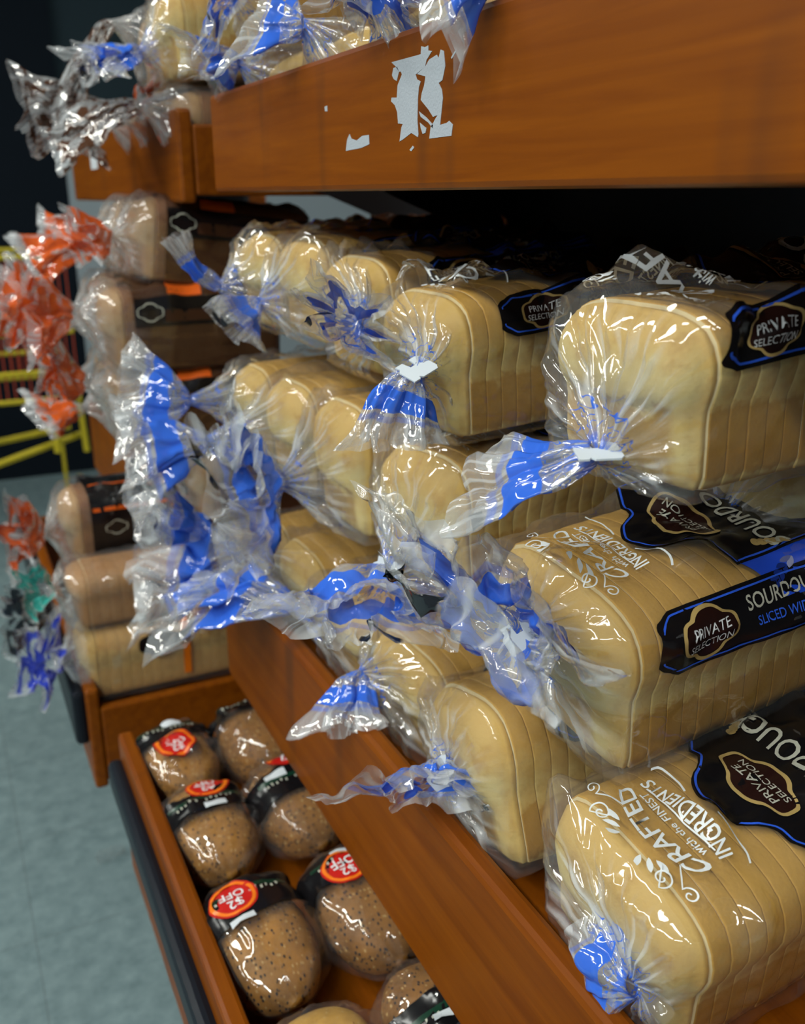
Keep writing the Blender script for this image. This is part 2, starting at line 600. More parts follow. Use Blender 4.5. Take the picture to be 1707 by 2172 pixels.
class Bag:
    """film round a loaf that lies along local +x from its front face at x = 0; gathered at a neck and open in a flared tail"""

    def __init__(s, L, W, H, seed, neck, tail, tail_r=.045, fan=None, flat=.4, loose=.010, ns=96, kind='bag', mid=None, nb=34, nc=24, nt=34, droop=.0):
        rng = np.random.default_rng(seed)
        s.L, s.W, s.H, s.ns = L, W, H, ns
        prof, s.per = slice_outline(W, H, ns, .0035, kind)
        s.ang = np.linspace(0, 1, ns + 1)
        c = np.array([0, H * .5])
        dirv = prof - c
        rad = np.linalg.norm(dirv, axis=1)
        dirn = dirv / rad[:, None]
        rings, vs = [], []
        topw = np.clip((prof[:, 1] - .25 * H) / (.75 * H), 0, 1)         # looser on top
        # body, back to front
        xs = np.linspace(L + .012, 0, nb)
        for i, x in enumerate(xs):
            p3 = np.c_[np.full(ns + 1, x), prof]
            k = crumple(p3, seed + 1, 16, 5)
            k2 = crumple(p3 * np.array([.5, 1, 1]), seed + 2, 60, 6)
            off = .001 + loose * np.clip(k + .05, 0, 2) * (.15 + .85 * topw) + .0010 * (k2 + .6)
            f = 1.0
            if x > L:
                f = 1 - .93 * ((x - L) / .012) ** 3
            q = c + dirn * (rad + off)[:, None] * f
            rings.append(np.c_[np.full(ns + 1, x), q])
            vs.append(x / (L + .012))
        s.nb = nb
        last = rings[-1]
        # cone to the neck
        neck = np.array(neck, float)
        tw = rng.uniform(-.9, .9)
        rn = .0065
        npl = rng.integers(11, 17)
        phs = rng.random(3)
        a = 2 * np.pi * s.ang
        for i in range(1, nc + 1):
            q = i / nc
            th = a - np.pi / 2 + tw * q - 0
            circ = np.c_[np.zeros(ns + 1), -np.cos(a - np.pi / 2 + tw * q + np.pi) * 0, np.zeros(ns + 1)]
            circ = np.c_[np.zeros(ns + 1), -np.sin(a + tw * q), -np.cos(a + tw * q)] * rn
            lat = q ** .92
            p = last * (1 - lat) + (neck + circ) * lat
            p[:, 0] = -(.013 * min(1, q * 5) * (1 - q)) + neck[0] * q ** 2.3
            env = math.sin(math.pi * min(q, .97)) ** .7
            warp = s.ang + .02 * np.sin(2 * np.pi * (3 * s.ang + phs[0]))
            pl = tri(npl * warp + phs[1]) * .6 + tri((npl * 2 + 1) * warp + phs[2]) * .4
            p[:, 0] -= env * (.0060 * (pl + 1))
            fold = env * .10 * tri(npl * warp + phs[2] + .25)
            p[:, 1:] = neck[1:] + (p[:, 1:] - neck[1:]) * (1 + fold * .35)[:, None]
            k = crumple(p, seed + 5, 30, 6)
            p[:, 0] -= env * .004 * np.clip(k, -.3, 2)
            rings.append(p)
            vs.append(-q)
        # tail
        end = np.array(tail, float)
        d0 = np.array([-1.0, 0, 0]) * .35 + (end - neck) / np.linalg.norm(end - neck) * .65
        d0 /= np.linalg.norm(d0)
        T = np.linalg.norm(end - neck)
        ctrl = neck + d0 * T * .45 if mid is None else np.array(mid, float)
        fa = rng.uniform(0, np.pi) if fan is None else fan
        prev_u = None
        nf = rng.integers(4, 7)
        ph = rng.random(4)
        for i in range(1, nt + 1):
            q = i / nt
            cpt = neck * (1 - q) ** 2 + 2 * ctrl * q * (1 - q) + end * q * q
            tg = 2 * (ctrl - neck) * (1 - q) + 2 * (end - ctrl) * q
            tg /= np.linalg.norm(tg)
            if prev_u is None:
                ref = np.array([0, math.cos(fa), math.sin(fa)])
                prev_u = ref
            uu = prev_u - tg * (prev_u @ tg)
            uu /= np.linalg.norm(uu)
            prev_u = uu
            ww = np.cross(tg, uu)
            rr = rn + (tail_r - rn) * q ** .72
            warp = s.ang + .03 * np.sin(2 * np.pi * (2 * s.ang + ph[3]))
            fo = 1 + (.22 + .30 * q) * tri(nf * warp + ph[0] + .15 * q) * min(1, q * 4) + .18 * tri((2 * nf + 1) * warp + ph[1]) * min(1, q * 4)
            fl = 1 - (1 - flat) * min(1, q * 2.2)
            th = -(a + tw) - np.pi / 2
            p = cpt + np.outer(np.cos(th) * fo * rr * (1 + .25 * q), uu) + np.outer(np.sin(th) * fo * rr * fl, ww)
            amp = .30 * rr * min(1, q * 3)
            base = p * 1.0
            for ax, vec in enumerate((uu, ww, tg)):
                p = p + np.outer(crumple(base, seed + 11 + ax, 13, 5) * amp * (.55 if ax == 2 else .8), vec)
                p = p + np.outer(crumple(base, seed + 21 + ax, 38, 5) * amp * .16, vec)
            p[-1] = p[0]
            rings.append(p)
            vs.append(-1 - q)
        s.G = np.array(rings)
        s.v = np.array(vs)
        s.neck, s.neck_dir = neck, d0

    def mesh(s, mat, body=None):
        nr, nn = s.G.shape[0], s.ns + 1
        V = s.G.reshape(-1, 3)
        i, k = np.meshgrid(np.arange(nr - 1), np.arange(s.ns), indexing='ij')
        a = (i * nn + k).ravel()
        F = np.c_[a, a + nn, a + nn + 1, a + 1]
        me = bpy.data.meshes.new('plastic_bag')
        me.vertices.add(len(V))
        me.vertices.foreach_set('co', V.ravel().astype(np.float32))
        me.loops.add(F.size)
        me.polygons.add(len(F))
        me.loops.foreach_set('vertex_index', F.ravel().astype(np.int32))
        me.polygons.foreach_set('loop_start', np.arange(0, F.size, 4, dtype=np.int32))
        me.polygons.foreach_set('use_smooth', np.ones(len(F), bool))
        me.update(calc_edges=True)
        uvl = me.uv_layers.new(name='UVMap')
        uvs = np.stack([np.broadcast_to(s.ang[None], (nr, nn)), np.broadcast_to(s.v[:, None], (nr, nn))], -1).reshape(-1, 2)
        uvl.data.foreach_set('uv', uvs[F.ravel()].ravel().astype(np.float32))
        me.materials.append(M[mat])
        if body:
            me.materials.append(M[body])
            slot = np.repeat((s.v[1:] > -.02).astype(np.int32), s.ns)
            me.polygons.foreach_set('material_index', slot)
        return me

    def surf(s, x, arc, off):
        """points of the film body: x along the loaf, arc length from the crest towards local -y, lifted off by `off`"""
        if not hasattr(s, 'N'):
            B = s.G[:s.nb]
            du = np.gradient(B, axis=1)
            dv = np.gradient(B, axis=0)
            n = np.cross(du, dv)
            n /= np.linalg.norm(n, axis=2)[..., None] + 1e-12
            out = B - np.array([0, 0, s.H * .5])
            out[..., 0] = 0
            n *= np.sign((n * out).sum(2))[..., None]
            s.N = n
        x, arc = np.atleast_1d(x).astype(float) + getattr(s, 'dx', 0.0), np.atleast_1d(arc).astype(float)
        fi = np.clip((1 - x / (s.L + .012)) * (s.nb - 1), 0, s.nb - 1.001)
        fk = np.clip((.5 - arc / s.per) * s.ns, 0, s.ns - .001)
        i, k = fi.astype(int), fk.astype(int)
        a, b = (fi - i)[:, None], (fk - k)[:, None]

        def bil(A):
            return (A[i, k] * (1 - a) * (1 - b) + A[i + 1, k] * a * (1 - b) + A[i, k + 1] * (1 - a) * b + A[i + 1, k + 1] * a * b)
        return bil(s.G) + bil(s.N) * off


# ---------------------------------------------------------------- flat print laid on a film
def grid_print(bag, x_lo, x_hi, arc_lo, arc_hi, nu, nv, off, shape=None):
    """a patch in (x, arc); shape(u, v) may bend its unit square"""
    uu, vv = np.meshgrid(np.linspace(0, 1, nu), np.linspace(0, 1, nv), indexing='ij')
    if shape:
        X, A = shape(uu, vv)
    else:
        X, A = x_lo + (x_hi - x_lo) * uu, arc_lo + (arc_hi - arc_lo) * vv
    V = bag.surf(X.ravel(), A.ravel(), off)
    F = [(i * nv + j, (i + 1) * nv + j, (i + 1) * nv + j + 1, i * nv + j + 1) for i in range(nu - 1) for j in range(nv - 1)]
    return V, F


def ribbon_print(bag, pts, width, off, closed=False):
    P = np.array(pts, float)
    if closed:
        P = np.vstack([P, P[:1]])
    d = np.gradient(P, axis=0)
    nrm = np.c_[-d[:, 1], d[:, 0]]
    nrm /= np.linalg.norm(nrm, axis=1)[:, None] + 1e-9
    A, B = P + nrm * width / 2, P - nrm * width / 2
    n = len(P)
    V = np.vstack([bag.surf(A[:, 0], A[:, 1], off), bag.surf(B[:, 0], B[:, 1], off)])
    F = [(i, i + 1, n + i + 1, n + i) for i in range(n - 1)]
    return V, F


def join_prints(parts):
    V, F, b = [], [], 0
    for v, f in parts:
        V.append(v)
        F += [tuple(i + b for i in q) for q in f]
        b += len(v)
    return np.vstack(V), F


TEXT = {}


def glyphs(txt, bold=.0):
    if (txt, bold) not in TEXT:
        cu = bpy.data.curves.new('lettering', 'FONT')
        cu.body = txt
        cu.size = 1
        cu.align_x = 'CENTER'
        cu.align_y = 'CENTER'
        cu.resolution_u = 3
        cu.offset = bold
        ob = bpy.data.objects.new('lettering', cu)
        COL.objects.link(ob)
        bpy.context.view_layer.update()
        me = bpy.data.meshes.new_from_object(ob.evaluated_get(bpy.context.evaluated_depsgraph_get()))
        V = np.array([v.co[:2] for v in me.vertices])
        F = [tuple(p.vertices) for p in me.polygons]
        bpy.data.objects.remove(ob)
        bpy.data.curves.remove(cu)
        bpy.data.meshes.remove(me)
        TEXT[(txt, bold)] = (V, F)
    return TEXT[(txt, bold)]


def text_print(bag, txt, x0, a0, size, mode, off, sx=1.0, bold=.0, skew=0.0, arch=0.0, rot=0.0):
    """mode 'side': reads along +x with its top towards the crest; mode 'top': reads along +y with its top towards the neck"""
    V, F = glyphs(txt, bold)
    tx, ty = V[:, 0] * size * sx, V[:, 1] * size
    if arch:
        ty = ty - arch * (tx / (.03)) ** 2
    if rot:
        tx, ty = tx * math.cos(rot) - ty * math.sin(rot), tx * math.sin(rot) + ty * math.cos(rot)
    if mode == 'side':
        X, A = x0 + tx, a0 - ty - skew * (x0 + tx)
    else:
        X, A = x0 - ty, a0 - tx
    return bag.surf(X, A, off), F


def plaque(n=72, lobes=.13):
    a = np.linspace(0, 2 * np.pi, n, endpoint=False)
    # quatrefoil: a long and a tall ellipse merged
    def el(p, q, e):
        return 1 / ((np.abs(np.cos(a)) / p) ** e + (np.abs(np.sin(a)) / q) ** e) ** (1 / e)
    r = (el(1.0, .40, 3.6) ** 14 + el(.60, .66, 2.4) ** 14) ** (1 / 14)
    return np.c_[np.cos(a) * r, np.sin(a) * r]


def plaque_fill(bag, x0, a0, size, mode, off, skew=0.0):
    Q = plaque()
    n = len(Q)
    V2 = np.vstack([[[0, 0]], Q * .35, Q * .7, Q]) * size
    V = place(bag, V2, x0, a0, mode, off, skew)
    F = [(0, 1 + k, 1 + (k + 1) % n) for k in range(n)]
    for r in range(2):
        b = 1 + r * n
        F += [(b + k, b + n + k, b + n + (k + 1) % n, b + (k + 1) % n) for k in range(n)]
    return V, F


def place(bag, V2, x0, a0, mode, off, skew=0.0):
    if mode == 'side':
        return bag.surf(x0 + V2[:, 0], a0 - V2[:, 1] - skew * (x0 + V2[:, 0]), off)
    return bag.surf(x0 - V2[:, 1], a0 - V2[:, 0], off)


def plaque_rim(bag, x0, a0, size, mode, off, skew=0.0, w=.10):
    Q = plaque()
    n = len(Q)
    V2 = np.vstack([Q - w * .55 * Q / np.linalg.norm(Q, axis=1)[:, None], Q + w * .45 * Q / np.linalg.norm(Q, axis=1)[:, None]]) * size
    V = place(bag, V2, x0, a0, mode, off, skew)
    return V, [(k, n + k, n + (k + 1) % n, (k + 1) % n) for k in range(n)]


def leaf_print(bag, x0, a0, L, w, ang, off):
    t = np.linspace(0, 1, 7)
    hw = np.sin(np.pi * t) ** .8 * w / 2
    ca, sa = math.cos(ang), math.sin(ang)
    A = np.r_[np.c_[t * L, hw], np.c_[t[::-1] * L, -hw[::-1]]]
    V2 = np.c_[A[:, 0] * ca - A[:, 1] * sa, A[:, 0] * sa + A[:, 1] * ca]
    V = bag.surf(x0 + V2[:, 0], a0 + V2[:, 1], off)
    return V, [tuple(range(len(V2)))]


def wheat_print(bag, x0, a0, L, ang, off, n=5, w=.004):
    parts = []
    for i in range(n):
        t = i / n
        for sgn in (-1, 1):
            parts.append(leaf_print(bag, x0 + L * t * math.cos(ang), a0 + L * t * math.sin(ang), L / n * 1.35, w, ang + sgn * .45, off))
    return join_prints(parts)


def spiral_print(bag, x0, a0, r, turns, off, flip=1, w=.0009, tailv=(0, 0)):
    t = np.linspace(0, 1, 40)
    rr = r * (.15 + .85 * t)
    th = flip * turns * 2 * np.pi * t
    P = np.c_[x0 + rr * np.cos(th), a0 + rr * np.sin(th)]
    ext = P[-1] + np.outer(np.linspace(.1, 1, 8), np.array(tailv))
    return ribbon_print(bag, np.vstack([P, ext]), w, off)


def add_print(name, vf, mat, parent, label=None):
    o = new_obj(name, pydata(name, *vf), mat, parent, smooth=True)
    if label:
        o['label'] = label
    return o


def sourdough_prints(bag, parent, side=True, top=True, skew=0.0, lettering=True, small=False, s_mid=.088, other_side=False, dx=0.0, ldx=0.0, lh=.0225):
    bag.dx = dx
    L = bag.L - dx
    if top:
        # black crest panel with a bracket-shaped front edge
        def edge(v):
            w = np.abs(v * 2 - 1)
            return .098 + .012 * np.tanh((w - .42) * 9) - .010 * np.exp(-((w) / .22) ** 2) + .014 * np.clip(w - .75, 0, 1) * 4

        def shp(u, v):
            x0 = edge(v)
            return x0 + (L - .002 - x0) * u, -.062 + .124 * v
        add_print('crest_panel', grid_print(bag, 0, 0, 0, 0, 30, 40, .0009, shp), 'ink_black', parent)
        vv = np.linspace(0, 1, 60)
        pts = np.c_[edge(vv) + .0035, -.062 + .124 * vv]
        pts = np.vstack([np.c_[np.linspace(L - .002, pts[0, 0], 20), np.full(20, -.059)], pts, np.c_[np.linspace(pts[-1, 0], L - .002, 20), np.full(20, .059)]])
        add_print('crest_outline', ribbon_print(bag, pts, .0016, .0013), 'ink_blue', parent)
        for sg in (-1, 1):
            def shp2(u, v, sg=sg):
                x0 = .128 + .018 * v
                return x0 + (L - .002 - x0) * u, sg * (.061 + (s_mid - .075 + .012) * v)
            add_print('blue_field', grid_print(bag, 0, 0, 0, 0, 26, 5, .0007, shp2), 'ink_field', parent)
            if not small and sg == 1:
                add_print('wheat_motif', join_prints([wheat_print(bag, x, sg * .070, .026, 2.6, .0012, 4, .004) for x in (.165, .195, .225) if x < L - .02]), 'ink_navy', parent)
        if not small:
            add_print('crest_emblem', plaque_fill(bag, .130, 0, .030, 'top', .0014), 'ink_maroon', parent)
            add_print('crest_emblem_rim', plaque_rim(bag, .130, 0, .030, 'top', .0018), 'ink_gold', parent)
            add_print('crest_emblem_words', join_prints([text_print(bag, 'PRIVATE', .1265, 0, .0095, 'top', .0019, 1.1, .006), text_print(bag, 'SELECTION', .1350, 0, .0080, 'top', .0019, 1.1, .006)]), 'ink_silver', parent)
            add_print('product_name', text_print(bag, 'SOURDOUGH', .170, 0, .026, 'top', .0017, .72, .012), 'ink_silver', parent)
            for sg in (-1, 1):
                add_print('wheat_sprig', wheat_print(bag, .150, sg * .048, .026, R(20) * sg, .0016, 5, .0045), 'ink_gold', parent)
    if lettering:
        pr = [text_print(bag, 'CRAFTED', .036, 0, .0185, 'top', .0016, 1.0, .012, arch=.006),
              text_print(bag, 'with the FINEST', .0525, 0, .0088, 'top', .0016, 1.0, .010, arch=.001),
              text_print(bag, 'INGREDIENTS', .0665, 0, .0145, 'top', .0016, .82, .012, arch=-.003)]
        for sg in (-1, 1):
            pr.append(spiral_print(bag, .018, sg * .030, .0075, 1.4, .0015, sg, .0011, (.012, -sg * .012)))
            pr.append(spiral_print(bag, .026, sg * .047, .0055, 1.3, .0015, -sg, .0010, (.010, -sg * .014)))
            for q in range(3):
                pr.append(leaf_print(bag, .018 + .003 * q, sg * (.010 + .004 * q), .012, .0042, math.pi - sg * (.5 + .5 * q), .0015))
            pr.append(ribbon_print(bag, np.c_[.0795 - .004 * np.linspace(-1, 1, 12) ** 2 * 1, sg * np.linspace(.012, .046, 12)], .0014, .0015))
        pr.append(ribbon_print(bag, np.c_[np.full(8, .0595), np.linspace(-.03, .03, 8)], .0010, .0015))
        add_print('white_lettering', join_prints(pr), 'ink_white', parent)
    bag.dx = ldx
    L = bag.L - ldx
    for sg in ((1, -1) if other_side else (1,)):
        if not side:
            break
        h = lh
        k = lh / .0225

        def bend(u, v, sg=sg, inset=0.0):
            x = .050 + inset + (L - .004 - .050 - inset) * u
            e = np.clip((x - .050 - inset) / .014, 0, 1)
            hh = (h - inset) * (1 - .45 * (1 - e) ** 2) * np.where((x > .050) & (x < .064), .97, 1)
            hh = hh * (1 - .10 * np.exp(-((x - .0585) / .004) ** 2))
            return x, sg * (s_mid + (v * 2 - 1) * hh - skew * (x - .05))
        uu = np.r_[np.linspace(0, .1, 12), np.linspace(.13, 1, 20)]
        U, Vv = np.meshgrid(uu, np.linspace(0, 1, 8), indexing='ij')
        X, A = bend(U, Vv)
        V = bag.surf(X.ravel(), A.ravel(), .0011)
        F = [(i * 8 + j, (i + 1) * 8 + j, (i + 1) * 8 + j + 1, i * 8 + j + 1) for i in range(len(uu) - 1) for j in range(7)]
        add_print('side_label', (V, F), 'ink_black', parent)
        # blue keyline
        up = np.c_[bend(uu, np.zeros_like(uu), inset=.0035)]
        dn = np.c_[bend(uu, np.ones_like(uu), inset=.0035)]
        add_print('label_outline', ribbon_print(bag, np.vstack([up[::-1], dn]), .0013, .0016), 'ink_blue', parent)
        if small:
            add_print('label_emblem', plaque_rim(bag, .092, sg * (s_mid - skew * .042), .017, 'side', .0018), 'ink_gold', parent)
            continue
        if sg == 1:
            b = s_mid - skew * (.092 - .05)
            sk = skew
            a1 = b + sk * .092
            add_print('label_emblem', plaque_fill(bag, .092, a1, .026 * k, 'side', .0017, sk), 'ink_maroon', parent)
            add_print('label_emblem_rim', plaque_rim(bag, .092, a1, .026 * k, 'side', .0021, sk), 'ink_gold', parent)
            add_print('label_emblem_words', join_prints([text_print(bag, 'PRIVATE', .092, a1 - .0022 * k, .0092 * k, 'side', .0024, 1.08, .0, sk), text_print(bag, 'SELECTION', .092, a1 + .0058 * k, .0074 * k, 'side', .0024, 1.12, .0, sk)]), 'ink_white', parent)
            add_print('label_name', text_print(bag, 'SOURDOUGH', .168, a1 - .008 * k, .0155 * k, 'side', .0018, .78, .010, sk), 'ink_silver', parent)
            add_print('label_subtitle', text_print(bag, 'SLICED WIDE PAN', .168, a1 + .0062 * k, .0095 * k, 'side', .0018, .80, .006, sk), 'ink_blue', parent)


def clip_mesh():
    pts = [(-.011, -.010), (-.006, -.010), (-.005, -.0075), (-.003, -.010), (.009, -.010), (.011, -.007), (.011, .008), (.008, .010), (.003, .010), (.002, .003), (-.002, .003), (-.003, .010), (-.009, .010), (-.0085, .006), (-.011, .004)]
    return prism_mesh('bag_clip', pts, 2, -.0005, .0005)


CLIP = clip_mesh()
CLIP.materials.append(M['clip'])


def loaf(name, label, cat, group, loc, yaw=0, pitch=0, roll=0, L=.26, W=.142, H=.115, seed=1, neck=None, tail=None, tail_r=.045, fan=None, flat=.4,
         loose=.010, film='film_blue', crust='crust', heel='heel', prints=None, clip=None, clip_tilt=0, ns=144, mid=None, thick=.0145, nslices=None, body='film_body'):
    """a bagged sliced loaf; loc is the bottom middle of its front face, neck and tail are places in the scene"""
    loc = Vector((loc[0], loc[1], loc[2] + EYE))
    root = empty(name, loc, (R(roll), R(-pitch), R(yaw)))
    tag(root, label, cat, group)
    Mx = Matrix.Translation(loc) @ Euler((R(roll), R(-pitch), R(yaw))).to_matrix().to_4x4()
    inv = Mx.inverted()

    def loc_of(p):
        return np.array(inv @ Vector((p[0], p[1], p[2] + EYE)))
    nk = loc_of(neck) if neck is not None else np.array([-.045, 0, H * .5])
    nk[0] = min(nk[0], -.022)
    tl = loc_of(tail) if tail is not None else nk + np.array([-.09, 0, -.02])
    md = loc_of(mid) if mid is not None else None
    hi = ns > 100
    bag = Bag(L, W, H, seed, nk, tl, tail_r, fan, flat, loose, ns, mid=md, nb=64 if hi else 34, nc=34 if hi else 22, nt=42 if hi else 30)
    bo = new_obj('plastic_bag', bag.mesh(film, body), None, root)
    rnd = random.Random(seed)
    n = nslices or int(L / thick)
    t = L / n
    for i in range(n):
        hl = i == 0
        me = slice_mesh(W, H, t * .999, hl, heel if hl else crust)
        s = 1 - .03 * max(0, (1.2 - i) / 1.2) - .03 * max(0, (i - n + 2) / 2)
        new_obj('slice', me, None, root, (i * t, rnd.uniform(-.0004, .0004), 0), (0, 0, 0)).scale = (1, s * rnd.uniform(.9980, 1.0010), s * rnd.uniform(.9970, 1.0010))
    if prints == 'full':
        sourdough_prints(bag, bo)
    elif isinstance(prints, dict):
        sourdough_prints(bag, bo, **prints)
    elif prints == 'small':
        sourdough_prints(bag, bo, small=True, lettering=False)
    elif callable(prints):
        prints(bag, bo)
    if clip is not None:
        q = Mx.to_3x3().inverted() @ Euler((R(70 - clip_tilt), 0, R(-35))).to_matrix() @ Euler((0, 0, clip)).to_matrix()
        c = new_obj('bag_clip', CLIP, None, root, Vector(nk) + Mx.to_3x3().inverted() @ Vector((-.004, -.006, .003)), q.to_euler())
        c.scale = (1.25, 1.25, 1.25)
        c['label'] = 'white plastic bag clip'
    return root


# ================================================================== setting
Z0 = 0.0


def struct(name, me, mat):
    o = new_obj(name, me, mat)
    o['kind'] = 'structure'
    return o


struct('floor', box_mesh('floor', (-4, -3, -.05), (6, 5.0, 0), 0), 'floor')
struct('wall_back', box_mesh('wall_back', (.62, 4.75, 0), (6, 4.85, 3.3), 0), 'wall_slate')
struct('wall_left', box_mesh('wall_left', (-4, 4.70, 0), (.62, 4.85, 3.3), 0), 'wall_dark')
struct('lit_wall_1', box_mesh('lit_wall_1', (.62, 4.70, .0), (6, 4.75, EYE + .22), .004), 'wall_lit')  # lower back wall in paler colour, painted as if store light brightened it
struct('ceiling', box_mesh('ceiling', (-4, -3, 3.2), (6, 5.0, 3.3), 0), 'ceiling')

# ================================================================== racks


def rack(name, label, y0, y1, lx=.145, lz=(-.95, -.72), bump=(.126, .147, -.80, -.755), back=True, low=.004):
    root = empty(name, (.5, (y0 + y1) / 2, 0))
    tag(root, label, 'display rack', None)
    off = Vector((.5, (y0 + y1) / 2, 0))

    def part(nm, lo, hi, mat='wood', bev=.004, lab=None):
        lo = Vector((lo[0], lo[1], lo[2] + EYE)) - off
        hi = Vector((hi[0], hi[1], hi[2] + EYE)) - off
        o = new_obj(nm, box_mesh(nm, lo, hi, bev), mat, root)
        if lab:
            o['label'] = lab
        return o

    def slope(nm, pts, ya, yb, mat='wood', bev=.001):
        o = new_obj(nm, prism_mesh(nm, [(p[0] - off.x, p[1] + EYE) for p in pts], 1, ya - off.y, yb - off.y, bev), mat, root)
        return o
    # top tier
    part('front_board', (.334, y0, low), (.356, y1, .115), bev=.005)
    part('shelf_board', (.356, y0 + .018, .012), (.74, y1 - .018, .030))
    part('end_board', (.356, y0, low + .01), (.644, y0 + .018, .095))
    part('end_board', (.356, y1 - .018, low + .01), (.644, y1, .095))
    # middle tier
    part('front_board', (.310, y0, -.665), (.331, y1, -.490), bev=.006)
    slope('shelf_board', [(.331, -.560), (.74, -.520), (.74, -.502), (.331, -.542)], y0 + .018, y1 - .018)
    part('end_board', (.331, y0, -.655), (.644, y0 + .018, -.525))
    part('end_board', (.331, y1 - .018, -.655), (.644, y1, -.525))
    # bottom tier
    part('front_board', (lx, y0, lz[0]), (lx + .021, y1, lz[1]), bev=.005)
    slope('shelf_board', [(lx + .021, -.825), (.74, -.795), (.74, -.777), (lx + .021, -.807)], y0 + .018, y1 - .018)
    part('end_board', (lx + .021, y0, lz[0] + .01), (.644, y0 + .018, lz[1] - .035))
    part('end_board', (lx + .021, y1 - .018, lz[0] + .01), (.644, y1, lz[1] - .035))
    part('bumper_rail', (bump[0], y0 + .01, bump[2]), (bump[1], y1 - .006, bump[3]), 'bumper', .008, 'black rubber bumper rail')
    # uprights, base
    for yy in (y0, y1 - .045):
        part('post', (.645, yy, -1.30), (.79, yy + .045, .62), 'wood')
    part('base', (.30, y0 + .05, -1.30), (.742, y1 - .05, lz[0] + .0), 'black_metal', .004)
    if back:
        part('back_panel', (.745, y0 + .05, -.78), (.765, y1 - .047, .60), 'back_panel', .002, 'dark back panel')
    for yy in (y0 - .007, y1 - .053):
        slope('bracket', [(.53, .010), (.742, .010), (.742, -.072)], yy, yy + .006, 'black_metal', 0)
    return root, part, slope


near, part_n, slope_n = rack('wooden_bread_rack', 'orange wooden bread rack with torn white sticker on its top front board', -.16, 1.205)
far, part_f, slope_f = rack('wooden_bread_rack', 'orange wooden bread rack further off holding orange-tailed brown loaves', 1.38, 2.42, .124, (-.92, -.74), (.104, .126, -.84, -.745), False, -.010)

# torn sticker on the near rack's top board, traced on the board's own plane (y, z)
STICK = [
    [(50, 72), (112, 55), (113, 38), (121, 40), (128, 36), (128, 47), (136, 48), (124, 68), (121, 82), (101, 98), (104, 108), (112, 113), (108, 125), (106, 150), (105, 195), (107, 225), (106, 231), (92, 222), (74, 236), (67, 240), (71, 210), (74, 203), (64, 202), (62, 178), (57, 163), (49, 155), (50, 147), (61, 147), (63, 120), (72, 98), (70, 92), (66, 92), (58, 80)],
    [(54, 84), (62, 82), (66, 92), (61, 112), (55, 108), (51, 100)],
    [(121, 82), (130, 66), (146, 56), (150, 63), (154, 45), (161, 48), (164, 80), (158, 110), (150, 116), (157, 130), (159, 148), (153, 205), (168, 200), (172, 196), (180, 204), (177, 228), (130, 234), (133, 210), (144, 190), (148, 184), (138, 188), (128, 172), (112, 152), (114, 138), (119, 122), (122, 102), (104, 97)],
    [(108, 176), (125, 190), (138, 205), (137, 212), (128, 200), (112, 188)],
    [(110, 200), (124, 212), (122, 222), (116, 224), (112, 212)],
    [(176, 62), (187, 44), (188, 47), (178, 65)],
]
SMALL = [[(733, 320), (736, 296), (741, 284), (745, 294), (756, 298), (768, 288), (782, 286), (783, 306), (765, 314)], [(868, 318), (875, 309), (878, 313), (872, 321)], [(688, 226), (694, 224), (694, 236), (689, 236)]]


def on_board(u, v, x=.3337):
    d = fwd + rgt * ((u - 853.5) / 1970) + upv * ((1086 - v) / 1970)
    return (d.y * x / d.x, d.z * x / d.x)


def board_sticker(polys, name, lab):
    bm = bmesh.new()
    for poly in polys:
        vs = []
        for (u, v) in poly:
            y, z = on_board(u, v)
            vs.append(bm.verts.new((.3337 - .5, y - (-.16 + 1.205) / 2, z + EYE)))
        f = bm.faces.new(vs)
        r = bmesh.ops.extrude_face_region(bm, geom=[f])
        for g in r['geom']:
            if isinstance(g, bmesh.types.BMVert):
                g.co.x += .0006
    bmesh.ops.recalc_face_normals(bm, faces=list(bm.faces))
    me = bpy.data.meshes.new(name)
    bm.to_mesh(me)
    bm.free()
    o = new_obj(name, me, 'torn_paper', near)
    o['label'] = lab


board_sticker([[(780 + a, 60 + b) for a, b in p] for p in STICK], 'torn_sticker', 'torn white paper sticker remains')
for p in SMALL:
    board_sticker([p], 'sticker_scrap', 'scrap of torn white sticker')
# a strip of white paper left on the far rack's top board
o = part_f('sticker_scrap', (.3332, 2.06, .052), (.3338, 2.14, .092), 'paper', 0, 'narrow strip of white paper')

SD = 'sourdough_loaf'
G_MID = 'bagged sourdough loaves on the middle shelf'
G_TOP = 'bagged sourdough loaves on the top shelf'


def sd(label, loc, group=G_MID, **kw):
    return loaf(SD, label, 'bread loaf', group, loc, **kw)


# ---- middle shelf of the near rack, top layer
sd('bagged sourdough loaf at the near end of the upper layer, bright glare on its top', (.378, .455, -.168), yaw=0, pitch=3, roll=0, seed=11, H=.107,
   neck=(.345, .434, -.147), tail=(.310, .515, -.187), tail_r=.026, fan=.2, flat=.35, loose=.016, prints=dict(skew=.06, dx=-.012, ldx=-.045, lh=.0165, s_mid=.080), clip=.2, clip_tilt=62, L=.27)
sd('bagged sourdough loaf with blue tail twisted straight down, second in the upper layer', (.383, .735, -.200), yaw=1, pitch=4, seed=12, H=.122,
   neck=(.335, .651, -.131), tail=(.312, .647, -.190), tail_r=.026, fan=1.2, flat=.45, loose=.016, prints=dict(dx=-.01, ldx=-.01, s_mid=.082, lh=.0175), clip=.9, clip_tilt=45)
sd('bagged sourdough loaf with a blue film rosette on its front, third in the upper layer', (.385, .893, -.172), yaw=0, pitch=3, seed=13,
   neck=(.345, .784, -.112), tail=(.300, .712, -.092), tail_r=.034, fan=.5, flat=.7, loose=.014, prints=dict(lettering=False))
